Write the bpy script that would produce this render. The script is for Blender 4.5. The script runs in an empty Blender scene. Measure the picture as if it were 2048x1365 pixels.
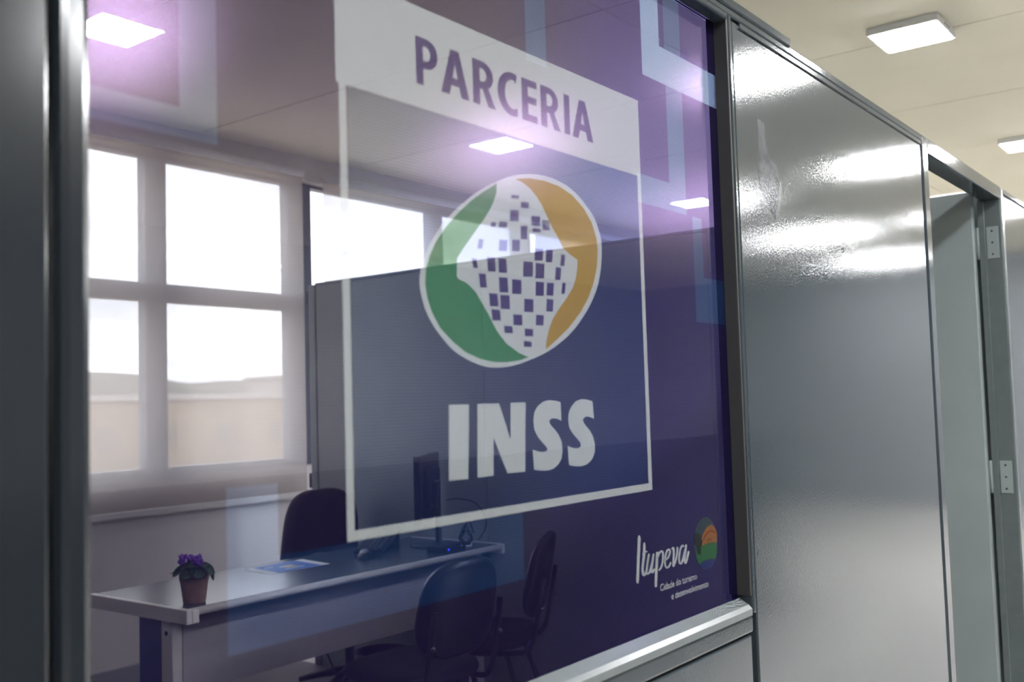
import bpy, bmesh, math, random
from mathutils import Vector, Matrix
from mathutils.geometry import tessellate_polygon
random.seed(7)
S = bpy.context.scene
COL = S.collection

# ------------------------------------------------------------------ camera
F_PX, CX, CY = 2026.0, 1024.0, 682.5            # pixels of the 2048 x 1365 photograph
CAM = Vector((0, 0, 1.40))
def _cray(x, y): return Vector((x - CX, -(y - CY), -F_PX))
_X = _cray(2577, 760).normalized()               # vanishing point along the partition
_Y = _cray(-1630, 884); _Y = (_Y - _X * _X.dot(_Y)).normalized()
_Z = _X.cross(_Y)
ROT = Matrix((_X, _Y, _Z))                       # camera -> world
def ray(x, y): return ROT @ _cray(x, y)
def on_y(x, y, Y): r = ray(x, y); return CAM + r * ((Y - CAM.y) / r.y)
def on_z(x, y, z): r = ray(x, y); return CAM + r * ((z - CAM.z) / r.z)
def on_x(x, y, X): r = ray(x, y); return CAM + r * ((X - CAM.x) / r.x)
cam = bpy.data.cameras.new('camera'); cam.sensor_width = 36.0; cam.lens = 36.0 * F_PX / 2048
cam.clip_start = 0.05; cam.clip_end = 2000
cam.dof.use_dof = True; cam.dof.focus_distance = 2.1; cam.dof.aperture_fstop = 5.0
cam_o = bpy.data.objects.new('camera', cam); COL.objects.link(cam_o)
cam_o.matrix_world = Matrix.Translation(CAM) @ ROT.to_4x4()
S.camera = cam_o

# ------------------------------------------------------------------ view, world
S.view_settings.view_transform = 'Standard'; S.view_settings.look = 'None'
S.view_settings.gamma = 1.0; S.view_settings.use_curve_mapping = False
S.view_settings.exposure = 0.0
S.cycles.transparent_max_bounces = 32
LAMP = 272.0
SKY = 11.0
world = bpy.data.worlds.new('overcast'); S.world = world; world.use_nodes = True
wn = world.node_tree; wn.nodes.clear()
wo = wn.nodes.new('ShaderNodeOutputWorld'); wb = wn.nodes.new('ShaderNodeBackground')
wt = wn.nodes.new('ShaderNodeTexCoord'); wm = wn.nodes.new('ShaderNodeMapping'); wm.inputs['Scale'].default_value = (2.2, 2.2, 9)
wz = wn.nodes.new('ShaderNodeTexNoise'); wz.inputs['Scale'].default_value = 2.4; wz.inputs['Detail'].default_value = 5
wr = wn.nodes.new('ShaderNodeValToRGB')
wr.color_ramp.elements[0].position = 0.36; wr.color_ramp.elements[0].color = (0.55, 0.58, 0.62, 1)
wr.color_ramp.elements[1].position = 0.62; wr.color_ramp.elements[1].color = (1, 1, 1, 1)
wn.links.new(wt.outputs['Generated'], wm.inputs['Vector']); wn.links.new(wm.outputs['Vector'], wz.inputs['Vector'])
wn.links.new(wz.outputs['Fac'], wr.inputs['Fac']); wn.links.new(wr.outputs['Color'], wb.inputs['Color'])
wb.inputs['Strength'].default_value = SKY
wn.links.new(wb.outputs['Background'], wo.inputs['Surface'])

# ------------------------------------------------------------------ materials
def mat(name): 
    m = bpy.data.materials.new(name); m.use_nodes = True
    return m, m.node_tree, m.node_tree.nodes['Principled BSDF'], m.node_tree.nodes['Material Output']
def pbr(name, col, rough=0.5, metal=0.0, spec=0.5, noise=0.0, nscale=30, bump=0.0, bscale=200, coat=0.0, bdist=0.001, stretch=None):
    m, nt, b, o = mat(name)
    b.inputs['Base Color'].default_value = (*col, 1); b.inputs['Roughness'].default_value = rough
    b.inputs['Metallic'].default_value = metal; b.inputs['Specular IOR Level'].default_value = spec
    b.inputs['Coat Weight'].default_value = coat; b.inputs['Coat Roughness'].default_value = 0.05
    tc = nt.nodes.new('ShaderNodeTexCoord')
    if noise:
        n = nt.nodes.new('ShaderNodeTexNoise'); n.inputs['Scale'].default_value = nscale; n.inputs['Detail'].default_value = 4
        r = nt.nodes.new('ShaderNodeValToRGB')
        r.color_ramp.elements[0].color = (*[c * (1 - noise) for c in col], 1); r.color_ramp.elements[0].position = 0.3
        r.color_ramp.elements[1].color = (*[min(1, c * (1 + noise)) for c in col], 1); r.color_ramp.elements[1].position = 0.7
        nt.links.new(tc.outputs['Object'], n.inputs['Vector']); nt.links.new(n.outputs['Fac'], r.inputs['Fac'])
        nt.links.new(r.outputs['Color'], b.inputs['Base Color'])
    if bump:
        n = nt.nodes.new('ShaderNodeTexNoise'); n.inputs['Scale'].default_value = bscale; n.inputs['Detail'].default_value = 2
        src = tc.outputs['Object']
        if stretch:
            mp = nt.nodes.new('ShaderNodeMapping'); mp.inputs['Scale'].default_value = stretch
            nt.links.new(src, mp.inputs['Vector']); src = mp.outputs['Vector']
        bp = nt.nodes.new('ShaderNodeBump'); bp.inputs['Strength'].default_value = bump; bp.inputs['Distance'].default_value = bdist
        nt.links.new(src, n.inputs['Vector']); nt.links.new(n.outputs['Fac'], bp.inputs['Height'])
        nt.links.new(bp.outputs['Normal'], b.inputs['Normal'])
    return m
def emit(name, col, strength):
    m, nt, b, o = mat(name)
    b.inputs['Base Color'].default_value = (*col, 1); b.inputs['Emission Color'].default_value = (*col, 1)
    b.inputs['Emission Strength'].default_value = strength
    return m
def schlick(nt, f0, gain=1.0):
    g = nt.nodes.new('ShaderNodeNewGeometry'); d = nt.nodes.new('ShaderNodeVectorMath'); d.operation = 'DOT_PRODUCT'
    nt.links.new(g.outputs['Normal'], d.inputs[0]); nt.links.new(g.outputs['Incoming'], d.inputs[1])
    def mt(op, a, b=None):
        n = nt.nodes.new('ShaderNodeMath'); n.operation = op
        for i, v in enumerate((a, b)):
            if v is None: continue
            if isinstance(v, (int, float)): n.inputs[i].default_value = v
            else: nt.links.new(v, n.inputs[i])
        return n.outputs[0]
    p = mt('POWER', mt('SUBTRACT', 1.0, mt('ABSOLUTE', d.outputs['Value'])), 5.0)
    return mt('MINIMUM', mt('MULTIPLY', mt('ADD', mt('MULTIPLY', p, 1 - f0), f0), gain), 1.0)
def glass_clear(name, tint=(0.95, 0.97, 0.97), k=1.0):
    m, nt, b, o = mat(name); nt.nodes.remove(b)
    t = nt.nodes.new('ShaderNodeBsdfTransparent'); t.inputs['Color'].default_value = (*tint, 1)
    g = nt.nodes.new('ShaderNodeBsdfGlossy'); g.inputs['Roughness'].default_value = 0.0
    mx = nt.nodes.new('ShaderNodeMixShader')
    nt.links.new(schlick(nt, 0.035), mx.inputs['Fac']); nt.links.new(t.outputs[0], mx.inputs[1]); nt.links.new(g.outputs[0], mx.inputs[2])
    nt.links.new(mx.outputs[0], o.inputs['Surface'])
    return m

GLASS_Y, FACE_Y = 0.770, 0.745

def film_layers(nt, o, base_shader, halo=(0.70, 0.46, 0.80), halo_w=0.036, halo_rough=0.19, gloss=1.2):
    """sharp glass reflection plus a soft purple sheen on the printed film"""
    g2 = nt.nodes.new('ShaderNodeBsdfGlossy'); g2.distribution = 'BECKMANN'; g2.inputs['Roughness'].default_value = halo_rough; g2.inputs['Color'].default_value = (*halo, 1)
    tc = nt.nodes.new('ShaderNodeTexCoord'); n = nt.nodes.new('ShaderNodeTexNoise'); n.inputs['Scale'].default_value = 420; n.inputs['Detail'].default_value = 2
    bp = nt.nodes.new('ShaderNodeBump'); bp.inputs['Strength'].default_value = 0.05; bp.inputs['Distance'].default_value = 0.0004
    nt.links.new(tc.outputs['Object'], n.inputs['Vector']); nt.links.new(n.outputs['Fac'], bp.inputs['Height']); nt.links.new(bp.outputs['Normal'], g2.inputs['Normal'])
    m1 = nt.nodes.new('ShaderNodeMixShader'); m1.inputs['Fac'].default_value = halo_w
    nt.links.new(base_shader, m1.inputs[1]); nt.links.new(g2.outputs[0], m1.inputs[2])
    g = nt.nodes.new('ShaderNodeBsdfGlossy'); g.inputs['Roughness'].default_value = 0.0
    m2 = nt.nodes.new('ShaderNodeMixShader'); nt.links.new(schlick(nt, 0.04, gloss), m2.inputs['Fac'])
    nt.links.new(m1.outputs[0], m2.inputs[1]); nt.links.new(g.outputs[0], m2.inputs[2])
    nt.links.new(m2.outputs[0], o.inputs['Surface'])

def film_material():
    """perforated see-through print: navy-purple, paler blue strokes, clearer towards the left"""
    m, nt, b, o = mat('printed_film'); nt.nodes.remove(b)
    N, L = nt.nodes, nt.links
    geo = N.new('ShaderNodeNewGeometry'); sep = N.new('ShaderNodeSeparateXYZ'); L.new(geo.outputs['Position'], sep.inputs[0])
    def math_(op, a, bb, clamp=False):
        n = N.new('ShaderNodeMath'); n.operation = op; n.use_clamp = clamp
        for i, v in enumerate((a, bb)):
            if v is None: continue
            if isinstance(v, (int, float)): n.inputs[i].default_value = v
            else: L.new(v, n.inputs[i])
        return n.outputs[0]
    X, Z = sep.outputs['X'], sep.outputs['Z']
    def rect(x0, x1, z0, z1):
        a = math_('MULTIPLY', math_('GREATER_THAN', X, x0), math_('LESS_THAN', X, x1))
        c = math_('MULTIPLY', math_('GREATER_THAN', Z, z0), math_('LESS_THAN', Z, z1))
        return math_('MULTIPLY', a, c)
    def union(rs):
        r = rect(*rs[0])
        for q in rs[1:]: r = math_('MAXIMUM', r, rect(*q))
        return r
    blue = union([(0.53, 0.57, 1.645, 2.2), (0.40, 0.57, 1.645, 1.672), (1.057, 1.103, 1.85, 2.2), (1.437, 1.492, 1.70, 2.2),
                  (1.335, 1.492, 1.70, 1.745), (1.512, 1.66, 1.524, 1.60), (1.512, 1.545, 1.524, 1.70),
                  (0.575, 0.634, 1.18, 1.33), (0.575, 1.02, 1.18, 1.262)])
    inner = rect(0.735, 1.335, 1.272, 1.74)
    pale = union([(1.363, 1.420, 1.905, 2.2), (1.363, 1.70, 1.905, 1.965)])
    # transmission tint: left clear -> right deep purple
    grad = N.new('ShaderNodeMapRange'); grad.inputs['From Min'].default_value = 0.70; grad.inputs['From Max'].default_value = 1.34
    grad.interpolation_type = 'SMOOTHSTEP'; L.new(X, grad.inputs['Value'])
    def mixc(fac, a, bb):
        n = N.new('ShaderNodeMix'); n.data_type = 'RGBA'
        if isinstance(fac, float): n.inputs[0].default_value = fac
        else: L.new(fac, n.inputs[0])
        for i, v in ((6, a), (7, bb)):
            if isinstance(v, tuple): n.inputs[i].default_value = (*v, 1)
            else: L.new(v, n.inputs[i])
        return n.outputs[2]
    purple = mixc(grad.outputs[0], (0.46, 0.445, 0.49), (0.27, 0.225, 0.66))
    bluet = mixc(grad.outputs[0], (0.53, 0.56, 0.68), (0.34, 0.42, 0.85))
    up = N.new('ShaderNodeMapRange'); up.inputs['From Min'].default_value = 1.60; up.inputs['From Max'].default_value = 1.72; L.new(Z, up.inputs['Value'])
    purple = mixc(math_('MULTIPLY', up.outputs[0], math_('SUBTRACT', 1.0, grad.outputs[0])), purple, (0.37, 0.33, 0.44))   # tint turns darker purple towards the upper left
    T = mixc(blue, purple, bluet); T = mixc(inner, T, mixc(grad.outputs[0], (0.49, 0.51, 0.62), (0.25, 0.29, 0.74))); T = mixc(pale, T, (0.40, 0.42, 0.52))
    # perforation: small round holes on a staggered grid, 2.2 mm apart
    k = 2 * math.pi / 0.0044
    a = math_('ADD', math_('MULTIPLY', X, k), math_('MULTIPLY', Z, k * 0.6)); c = math_('SUBTRACT', math_('MULTIPLY', X, k), math_('MULTIPLY', Z, k * 0.6))
    dots = math_('MULTIPLY', math_('SINE', a, None), math_('SINE', c, None))
    dv = math_('ADD', math_('MULTIPLY', dots, 0.17), 1.0)
    vm = N.new('ShaderNodeVectorMath'); vm.operation = 'SCALE'; L.new(T, vm.inputs[0]); L.new(dv, vm.inputs['Scale'])
    tr = N.new('ShaderNodeBsdfTransparent'); L.new(vm.outputs[0], tr.inputs['Color'])
    ink = mixc(blue, (0.0022, 0.0013, 0.012), (0.001, 0.007, 0.030)); ink = mixc(inner, ink, (0.001, 0.003, 0.019)); ink = mixc(pale, ink, (0.10, 0.14, 0.24))
    df = N.new('ShaderNodeBsdfDiffuse'); L.new(ink, df.inputs['Color'])
    add = N.new('ShaderNodeAddShader'); L.new(tr.outputs[0], add.inputs[0]); L.new(df.outputs[0], add.inputs[1])
    film_layers(nt, o, add.outputs[0])
    return m
def print_material(name, col, alpha, tint=(0.5, 0.5, 0.5)):
    m, nt, b, o = mat(name); nt.nodes.remove(b)
    df = nt.nodes.new('ShaderNodeBsdfDiffuse'); df.inputs['Color'].default_value = (*col, 1)
    tr = nt.nodes.new('ShaderNodeBsdfTransparent'); tr.inputs['Color'].default_value = (*tint, 1)
    mx = nt.nodes.new('ShaderNodeMixShader'); mx.inputs['Fac'].default_value = alpha
    nt.links.new(tr.outputs[0], mx.inputs[1]); nt.links.new(df.outputs[0], mx.inputs[2])
    film_layers(nt, o, mx.outputs[0])
    return m
def blind_material():
    m, nt, b, o = mat('screen_fabric'); nt.nodes.remove(b)
    tc = nt.nodes.new('ShaderNodeTexCoord')
    tr = nt.nodes.new('ShaderNodeBsdfTransparent'); tr.inputs['Color'].default_value = (0.72, 0.71, 0.67, 1)
    tl = nt.nodes.new('ShaderNodeBsdfTranslucent'); tl.inputs['Color'].default_value = (0.82, 0.75, 0.69, 1)
    df = nt.nodes.new('ShaderNodeBsdfDiffuse'); df.inputs['Color'].default_value = (0.55, 0.51, 0.48, 1)
    n = nt.nodes.new('ShaderNodeTexNoise'); n.inputs['Scale'].default_value = 3.0
    nt.links.new(tc.outputs['Object'], n.inputs['Vector'])
    r = nt.nodes.new('ShaderNodeMapRange'); r.inputs['To Min'].default_value = 0.40; r.inputs['To Max'].default_value = 0.46
    nt.links.new(n.outputs['Fac'], r.inputs['Value'])
    m1 = nt.nodes.new('ShaderNodeMixShader'); m1.inputs['Fac'].default_value = 0.5
    nt.links.new(tl.outputs[0], m1.inputs[1]); nt.links.new(df.outputs[0], m1.inputs[2])
    m2 = nt.nodes.new('ShaderNodeMixShader'); nt.links.new(r.outputs[0], m2.inputs['Fac'])
    nt.links.new(m1.outputs[0], m2.inputs[1]); nt.links.new(tr.outputs[0], m2.inputs[2])
    nt.links.new(m2.outputs[0], o.inputs['Surface'])
    return m

M = {}
M['steel'] = pbr('grey_gloss_steel', (0.030, 0.040, 0.047), 0.08, 0, 0.5, noise=0.05, nscale=6, bump=0.12, bscale=260, bdist=0.0008)
M['panel'] = pbr('grey_gloss_panel', (0.030, 0.040, 0.047), 0.09, 0, 0.5, noise=0.06, nscale=4, bump=0.17, bscale=260, bdist=0.0008, stretch=(1.6, 1, 0.9))
M['panel_in'] = pbr('grey_satin_panel', (0.235, 0.268, 0.272), 0.32, 0, 0.4, noise=0.05, nscale=4, bump=0.10, bscale=200)
M['rubber'] = pbr('black_rubber', (0.018, 0.018, 0.018), 0.6)
M['cream'] = pbr('cream_plaster', (0.86, 0.81, 0.66), 0.85, noise=0.03, nscale=1.5)
M['joint'] = pbr('ceiling_joint', (0.42, 0.40, 0.34), 0.9)
M['white_wall'] = pbr('white_wall_paint', (0.72, 0.70, 0.68), 0.8, noise=0.03, nscale=2)
M['hall_wall'] = pbr('grey_hall_wall', (0.34, 0.355, 0.38), 0.8, noise=0.04, nscale=2)
M['jamb'] = pbr('grey_jamb_steel', (0.10, 0.118, 0.12), 0.25, noise=0.05)
M['bead'] = pbr('highlit_grey_bead', (0.13, 0.145, 0.15), 0.2, noise=0.04)  # base lightened to put the sill's highlight into the colour
M['panel_smooth_dim'] = pbr('smooth_dimmed_panel', (0.013, 0.016, 0.020), 0.16, noise=0.05, nscale=4, bump=0.02, bscale=120)  # same grey paint as the other panels, base darkened for the dim left edge
M['grey_low'] = pbr('dark_grey_panel', (0.018, 0.018, 0.022), 0.7)
M['floor'] = pbr('grey_floor_tile', (0.56, 0.54, 0.52), 0.5, noise=0.06, nscale=12)
M['floor_in'] = pbr('dark_office_floor', (0.13, 0.125, 0.135), 0.45, noise=0.12, nscale=10)
M['alu'] = pbr('blue_grey_aluminium', (0.075, 0.10, 0.125), 0.35, 0.2)
M['white_pl'] = pbr('white_plastic', (0.78, 0.78, 0.78), 0.4)
M['lamp'] = emit('lamp_diffuser', (0.97, 0.98, 1.0), LAMP)
M['glass'] = glass_clear('clear_glass')
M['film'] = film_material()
M['p_white'] = print_material('white_print', (0.56, 0.60, 0.605), 0.38, (1, 1, 0.97))
M['p_line'] = M['p_white']
M['p_navy'] = print_material('navy_print', (0.04, 0.03, 0.12), 0.5, (1, 0.95, 1))
M['p_green'] = print_material('green_print', (0.030, 0.15, 0.085), 0.55, (0.75, 0.85, 0.5))
M['p_gold'] = print_material('gold_print', (0.29, 0.185, 0.05), 0.55, (1.0, 0.75, 0.35))
M['p_orange'] = print_material('orange_print', (0.17, 0.07, 0.025), 0.75)
M['p_rust'] = print_material('rust_print', (0.10, 0.03, 0.012), 0.75)
M['p_leaf'] = print_material('leaf_green_print', (0.018, 0.075, 0.03), 0.75)
M['p_slate'] = print_material('slate_print', (0.022, 0.038, 0.045), 0.7)
M['p_blue'] = print_material('blue_print', (0.016, 0.022, 0.085), 0.7)
M['p_dark'] = print_material('dark_print', (0.012, 0.018, 0.014), 0.85)
m, nt, b, o = mat('pale_scuff'); nt.nodes.remove(b)
df = nt.nodes.new('ShaderNodeBsdfDiffuse'); df.inputs['Color'].default_value = (0.5, 0.5, 0.53, 1); tr = nt.nodes.new('ShaderNodeBsdfTransparent')
mx = nt.nodes.new('ShaderNodeMixShader'); tcn = nt.nodes.new('ShaderNodeTexCoord'); nz = nt.nodes.new('ShaderNodeTexNoise'); nz.inputs['Scale'].default_value = 35
rm = nt.nodes.new('ShaderNodeMapRange'); rm.inputs['From Min'].default_value = 0.35; rm.inputs['From Max'].default_value = 0.7; rm.inputs['To Min'].default_value = 0.02; rm.inputs['To Max'].default_value = 0.22
nt.links.new(tcn.outputs['Object'], nz.inputs['Vector']); nt.links.new(nz.outputs['Fac'], rm.inputs['Value']); nt.links.new(rm.outputs[0], mx.inputs['Fac'])
nt.links.new(tr.outputs[0], mx.inputs[1]); nt.links.new(df.outputs[0], mx.inputs[2]); nt.links.new(mx.outputs[0], o.inputs['Surface']); M['scuff'] = m
M['blind'] = blind_material()
M['desk_top'] = pbr('slate_laminate', (0.06, 0.075, 0.11), 0.22, 0, 0.5, bump=0.05, bscale=300)
M['desk_edge'] = pbr('pale_laminate', (0.72, 0.70, 0.67), 0.45, noise=0.03)
M['modesty'] = pbr('grey_laminate', (0.42, 0.40, 0.42), 0.5, noise=0.03)
M['blue_steel'] = pbr('blue_steel', (0.025, 0.05, 0.19), 0.4)
M['fabric'] = pbr('dark_navy_fabric', (0.012, 0.011, 0.022), 0.9, bump=0.3, bscale=500)
M['shell'] = pbr('black_shell', (0.010, 0.011, 0.018), 0.28)
M['blackp'] = pbr('black_plastic', (0.012, 0.012, 0.016), 0.35)
M['chrome'] = pbr('chrome', (0.6, 0.6, 0.62), 0.2, 1.0)
M['silver'] = pbr('silver_plastic', (0.45, 0.45, 0.48), 0.3, 0.3)
M['black_steel'] = pbr('black_steel_tube', (0.012, 0.012, 0.018), 0.35)
M['screen'] = pbr('monitor_glass', (0.006, 0.006, 0.01), 0.15)
M['terracotta'] = pbr('terracotta', (0.24, 0.15, 0.115), 0.8, noise=0.15, nscale=40)
M['soil'] = pbr('soil', (0.02, 0.014, 0.01), 0.95)
M['leaf'] = pbr('violet_leaf', (0.06, 0.13, 0.07), 0.6, noise=0.25, nscale=60)
M['petal'] = pbr('purple_petal', (0.13, 0.035, 0.38), 0.6, noise=0.25, nscale=120)
M['paper'] = pbr('white_paper', (0.88, 0.88, 0.88), 0.7)
M['paper_blue'] = pbr('blue_ink', (0.025, 0.15, 0.60), 0.5, noise=0.12, nscale=25)
M['paper_gold'] = pbr('pale_gold_ink', (0.55, 0.45, 0.25), 0.5)
M['led'] = emit('blue_led', (0.02, 0.03, 1.0), 6.0)
M['hill'] = pbr('hazy_hill', (0.11, 0.11, 0.08), 0.95, noise=0.2, nscale=0.05)
M['ground'] = pbr('pale_ground', (0.34, 0.30, 0.23), 0.95, noise=0.2, nscale=0.08)
M['ochre'] = pbr('ochre_wall', (0.30, 0.24, 0.15), 0.9, noise=0.1, nscale=0.3)
M['roof'] = pbr('pale_roof', (0.38, 0.36, 0.33), 0.8)
M['dark_glass'] = pbr('dark_window', (0.20, 0.17, 0.12), 0.4)

# ------------------------------------------------------------------ mesh helpers
def new(name, me, m, parent=None, smooth=False):
    o = bpy.data.objects.new(name, me); COL.objects.link(o)
    if m is not None: me.materials.append(m)
    if parent is not None: o.parent = parent
    if smooth:
        for p in me.polygons: p.use_smooth = True
    return o
def fin(name, bm, m, parent=None, smooth=False):
    bmesh.ops.recalc_face_normals(bm, faces=bm.faces[:])
    me = bpy.data.meshes.new(name); bm.to_mesh(me); bm.free()
    return new(name, me, m, parent, smooth)
def bx(bm, x0, x1, y0, y1, z0, z1, bev=0.0, seg=2):
    r = bmesh.ops.create_cube(bm, size=1.0)
    for v in r['verts']:
        v.co = Vector(((x0 + x1) / 2 + v.co.x * (x1 - x0), (y0 + y1) / 2 + v.co.y * (y1 - y0), (z0 + z1) / 2 + v.co.z * (z1 - z0)))
    if bev:
        es = list({e for v in r['verts'] for e in v.link_edges})
        bmesh.ops.bevel(bm, geom=es, offset=bev, segments=seg, affect='EDGES', profile=0.5)
def box(name, m, x0, x1, y0, y1, z0, z1, bev=0.0, parent=None, seg=2):
    bm = bmesh.new(); bx(bm, x0, x1, y0, y1, z0, z1, bev, seg)
    return fin(name, bm, m, parent)
def boxes(name, m, lst, parent=None, bev=0.0):
    bm = bmesh.new()
    for b in lst: bx(bm, *b, bev)
    return fin(name, bm, m, parent)
def empty(name, loc=(0, 0, 0), rz=0.0):
    o = bpy.data.objects.new(name, None); COL.objects.link(o); o.location = loc; o.rotation_euler = (0, 0, rz)
    o.empty_display_size = 0.1
    return o
def tag(o, label, cat=None, group=None, kind=None):
    o['label'] = label
    if cat: o['category'] = cat
    if group: o['group'] = group
    if kind: o['kind'] = kind
    return o
def tube_bm(bm, pts, r, n=10, closed=False):
    pts = [Vector(p) for p in pts]; rings = []; prev = None
    for i, p in enumerate(pts):
        a = pts[i - 1] if (i > 0 or closed) else p
        c = pts[(i + 1) % len(pts)] if (i < len(pts) - 1 or closed) else p
        t = (c - a).normalized()
        if prev is None:
            u = t.orthogonal().normalized()
        else:
            u = (prev - t * prev.dot(t)).normalized()
        prev = u; w = t.cross(u); rr = r[i] if isinstance(r, (list, tuple)) else r
        rings.append([bm.verts.new(p + (u * math.cos(q) + w * math.sin(q)) * rr) for q in [2 * math.pi * k / n for k in range(n)]])
    m = len(rings)
    for i in range(m if closed else m - 1):
        A, B = rings[i], rings[(i + 1) % m]
        for k in range(n): bm.faces.new((A[k], A[(k + 1) % n], B[(k + 1) % n], B[k]))
    if not closed:
        bm.faces.new(rings[0][::-1]); bm.faces.new(rings[-1])
def tube(name, m, pts, r, parent=None, n=10, closed=False):
    bm = bmesh.new(); tube_bm(bm, pts, r, n, closed)
    return fin(name, bm, m, parent, True)
def smooth_pts(pts, sub=6, closed=False):
    P = [Vector(p) for p in pts]; out = []; n = len(P)
    for i in range(n if closed else n - 1):
        g = lambda j: P[j % n] if closed else P[max(0, min(n - 1, j))]
        p0, p1, p2, p3 = g(i - 1), g(i), g(i + 1), g(i + 2)
        for s in range(sub):
            t = s / sub
            out.append(0.5 * (2 * p1 + (p2 - p0) * t + (2 * p0 - 5 * p1 + 4 * p2 - p3) * t * t + (3 * p1 - p0 - 3 * p2 + p3) * t ** 3))
    if not closed: out.append(P[-1])
    return out
def lathe(name, m, prof, parent=None, n=28, loc=(0, 0, 0)):
    bm = bmesh.new(); rings = []
    for r, z in prof:
        rings.append([bm.verts.new((loc[0] + r * math.cos(2 * math.pi * k / n), loc[1] + r * math.sin(2 * math.pi * k / n), loc[2] + z)) for k in range(n)])
    for A, B in zip(rings, rings[1:]):
        for k in range(n): bm.faces.new((A[k], A[(k + 1) % n], B[(k + 1) % n], B[k]))
    bm.faces.new(rings[0][::-1]); bm.faces.new(rings[-1])
    return fin(name, bm, m, parent, True)
def flat_mesh(name, loops_list, m, parent, to3):
    """filled flat shapes; loops_list = list of [outer, hole, ...] in 2-D, to3 maps a 2-D point to world"""
    verts, faces = [], []
    for loops in loops_list:
        base = len(verts); flat = [p for l in loops for p in l]
        tris = tessellate_polygon([[Vector((p[0], p[1], 0)) for p in l] for l in loops])
        verts += [to3(p) for p in flat]; faces += [tuple(base + i for i in t) for t in tris]
    bm = bmesh.new(); vs = [bm.verts.new(v) for v in verts]
    for f in faces:
        try: bm.faces.new([vs[i] for i in f])
        except ValueError: pass
    bmesh.ops.recalc_face_normals(bm, faces=bm.faces[:])
    for f in bm.faces:
        if f.normal.y > 0: f.normal_flip()
    me = bpy.data.meshes.new(name); bm.to_mesh(me); bm.free()
    return new(name, me, m, parent)

# ================================================================== SETTING
CEIL, WIN_Y = 3.0, 4.86
X0, X1, Y0, Y1 = -4.2, 13.0, -6.0, WIN_Y
fl = tag(box('floor', M['floor'], X0, X1, Y0, 0.765, -0.1, 0), 'pale hall floor on the photographer side of the partition', kind='structure')
tag(box('floor', M['floor_in'], X0, 3.815, 0.765, Y1 + 0.25, -0.1, 0), 'dark office floor under the desk and chairs', kind='structure')
tag(box('floor', M['floor'], 3.815, X1, 0.765, Y1 + 0.25, -0.1, 0), 'pale floor of the next room beyond the cross partition', kind='structure')
# ceiling: slab with separate plaster boards below it, joints open a few millimetres
ce = tag(box('ceiling', M['joint'], X0, X1, Y0, Y1 + 0.25, CEIL + 0.004, CEIL + 0.15), 'cream plasterboard ceiling with visible joints', kind='structure')
xs = [3.47 + 1.205 * k for k in range(-7, 9)]; xs = [x for x in xs if X0 < x < X1]; xs = [X0] + xs + [X1]
ysm = [Y0, -5.07, -1.47, 2.13, Y1 + 0.0]
gap = 0.0035
for i in range(len(xs) - 1):
    for j in range(len(ysm) - 1):
        box('ceiling_board', M['cream'], xs[i] + gap, xs[i + 1] - gap, ysm[j] + gap, ysm[j + 1] - gap, CEIL - 0.008, CEIL + 0.003, parent=ce)
tag(box('wall_back', M['hall_wall'], X0 - 0.1, X1 + 0.1, Y0 - 0.15, Y0, 0, CEIL), 'pale wall behind the photographer, far across the hall', kind='structure')
tag(box('wall_left', M['hall_wall'], X0 - 0.15, X0, Y0, Y1, 0, CEIL), 'pale wall at the near end of the hall', kind='structure')
tag(box('wall_right', M['hall_wall'], X1, X1 + 0.15, Y0, Y1, 0, CEIL), 'pale wall at the far end of the hall', kind='structure')
tag(boxes('added_low_wall', M['grey_low'], [(0.9, 6.5, -1.42, -1.36, 0, 1.16)]), 'dark low partition added out of view to darken the reflection in the lower glass', kind='structure')  # unseen, added to give the lower glass its dark mirrored edge

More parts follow.
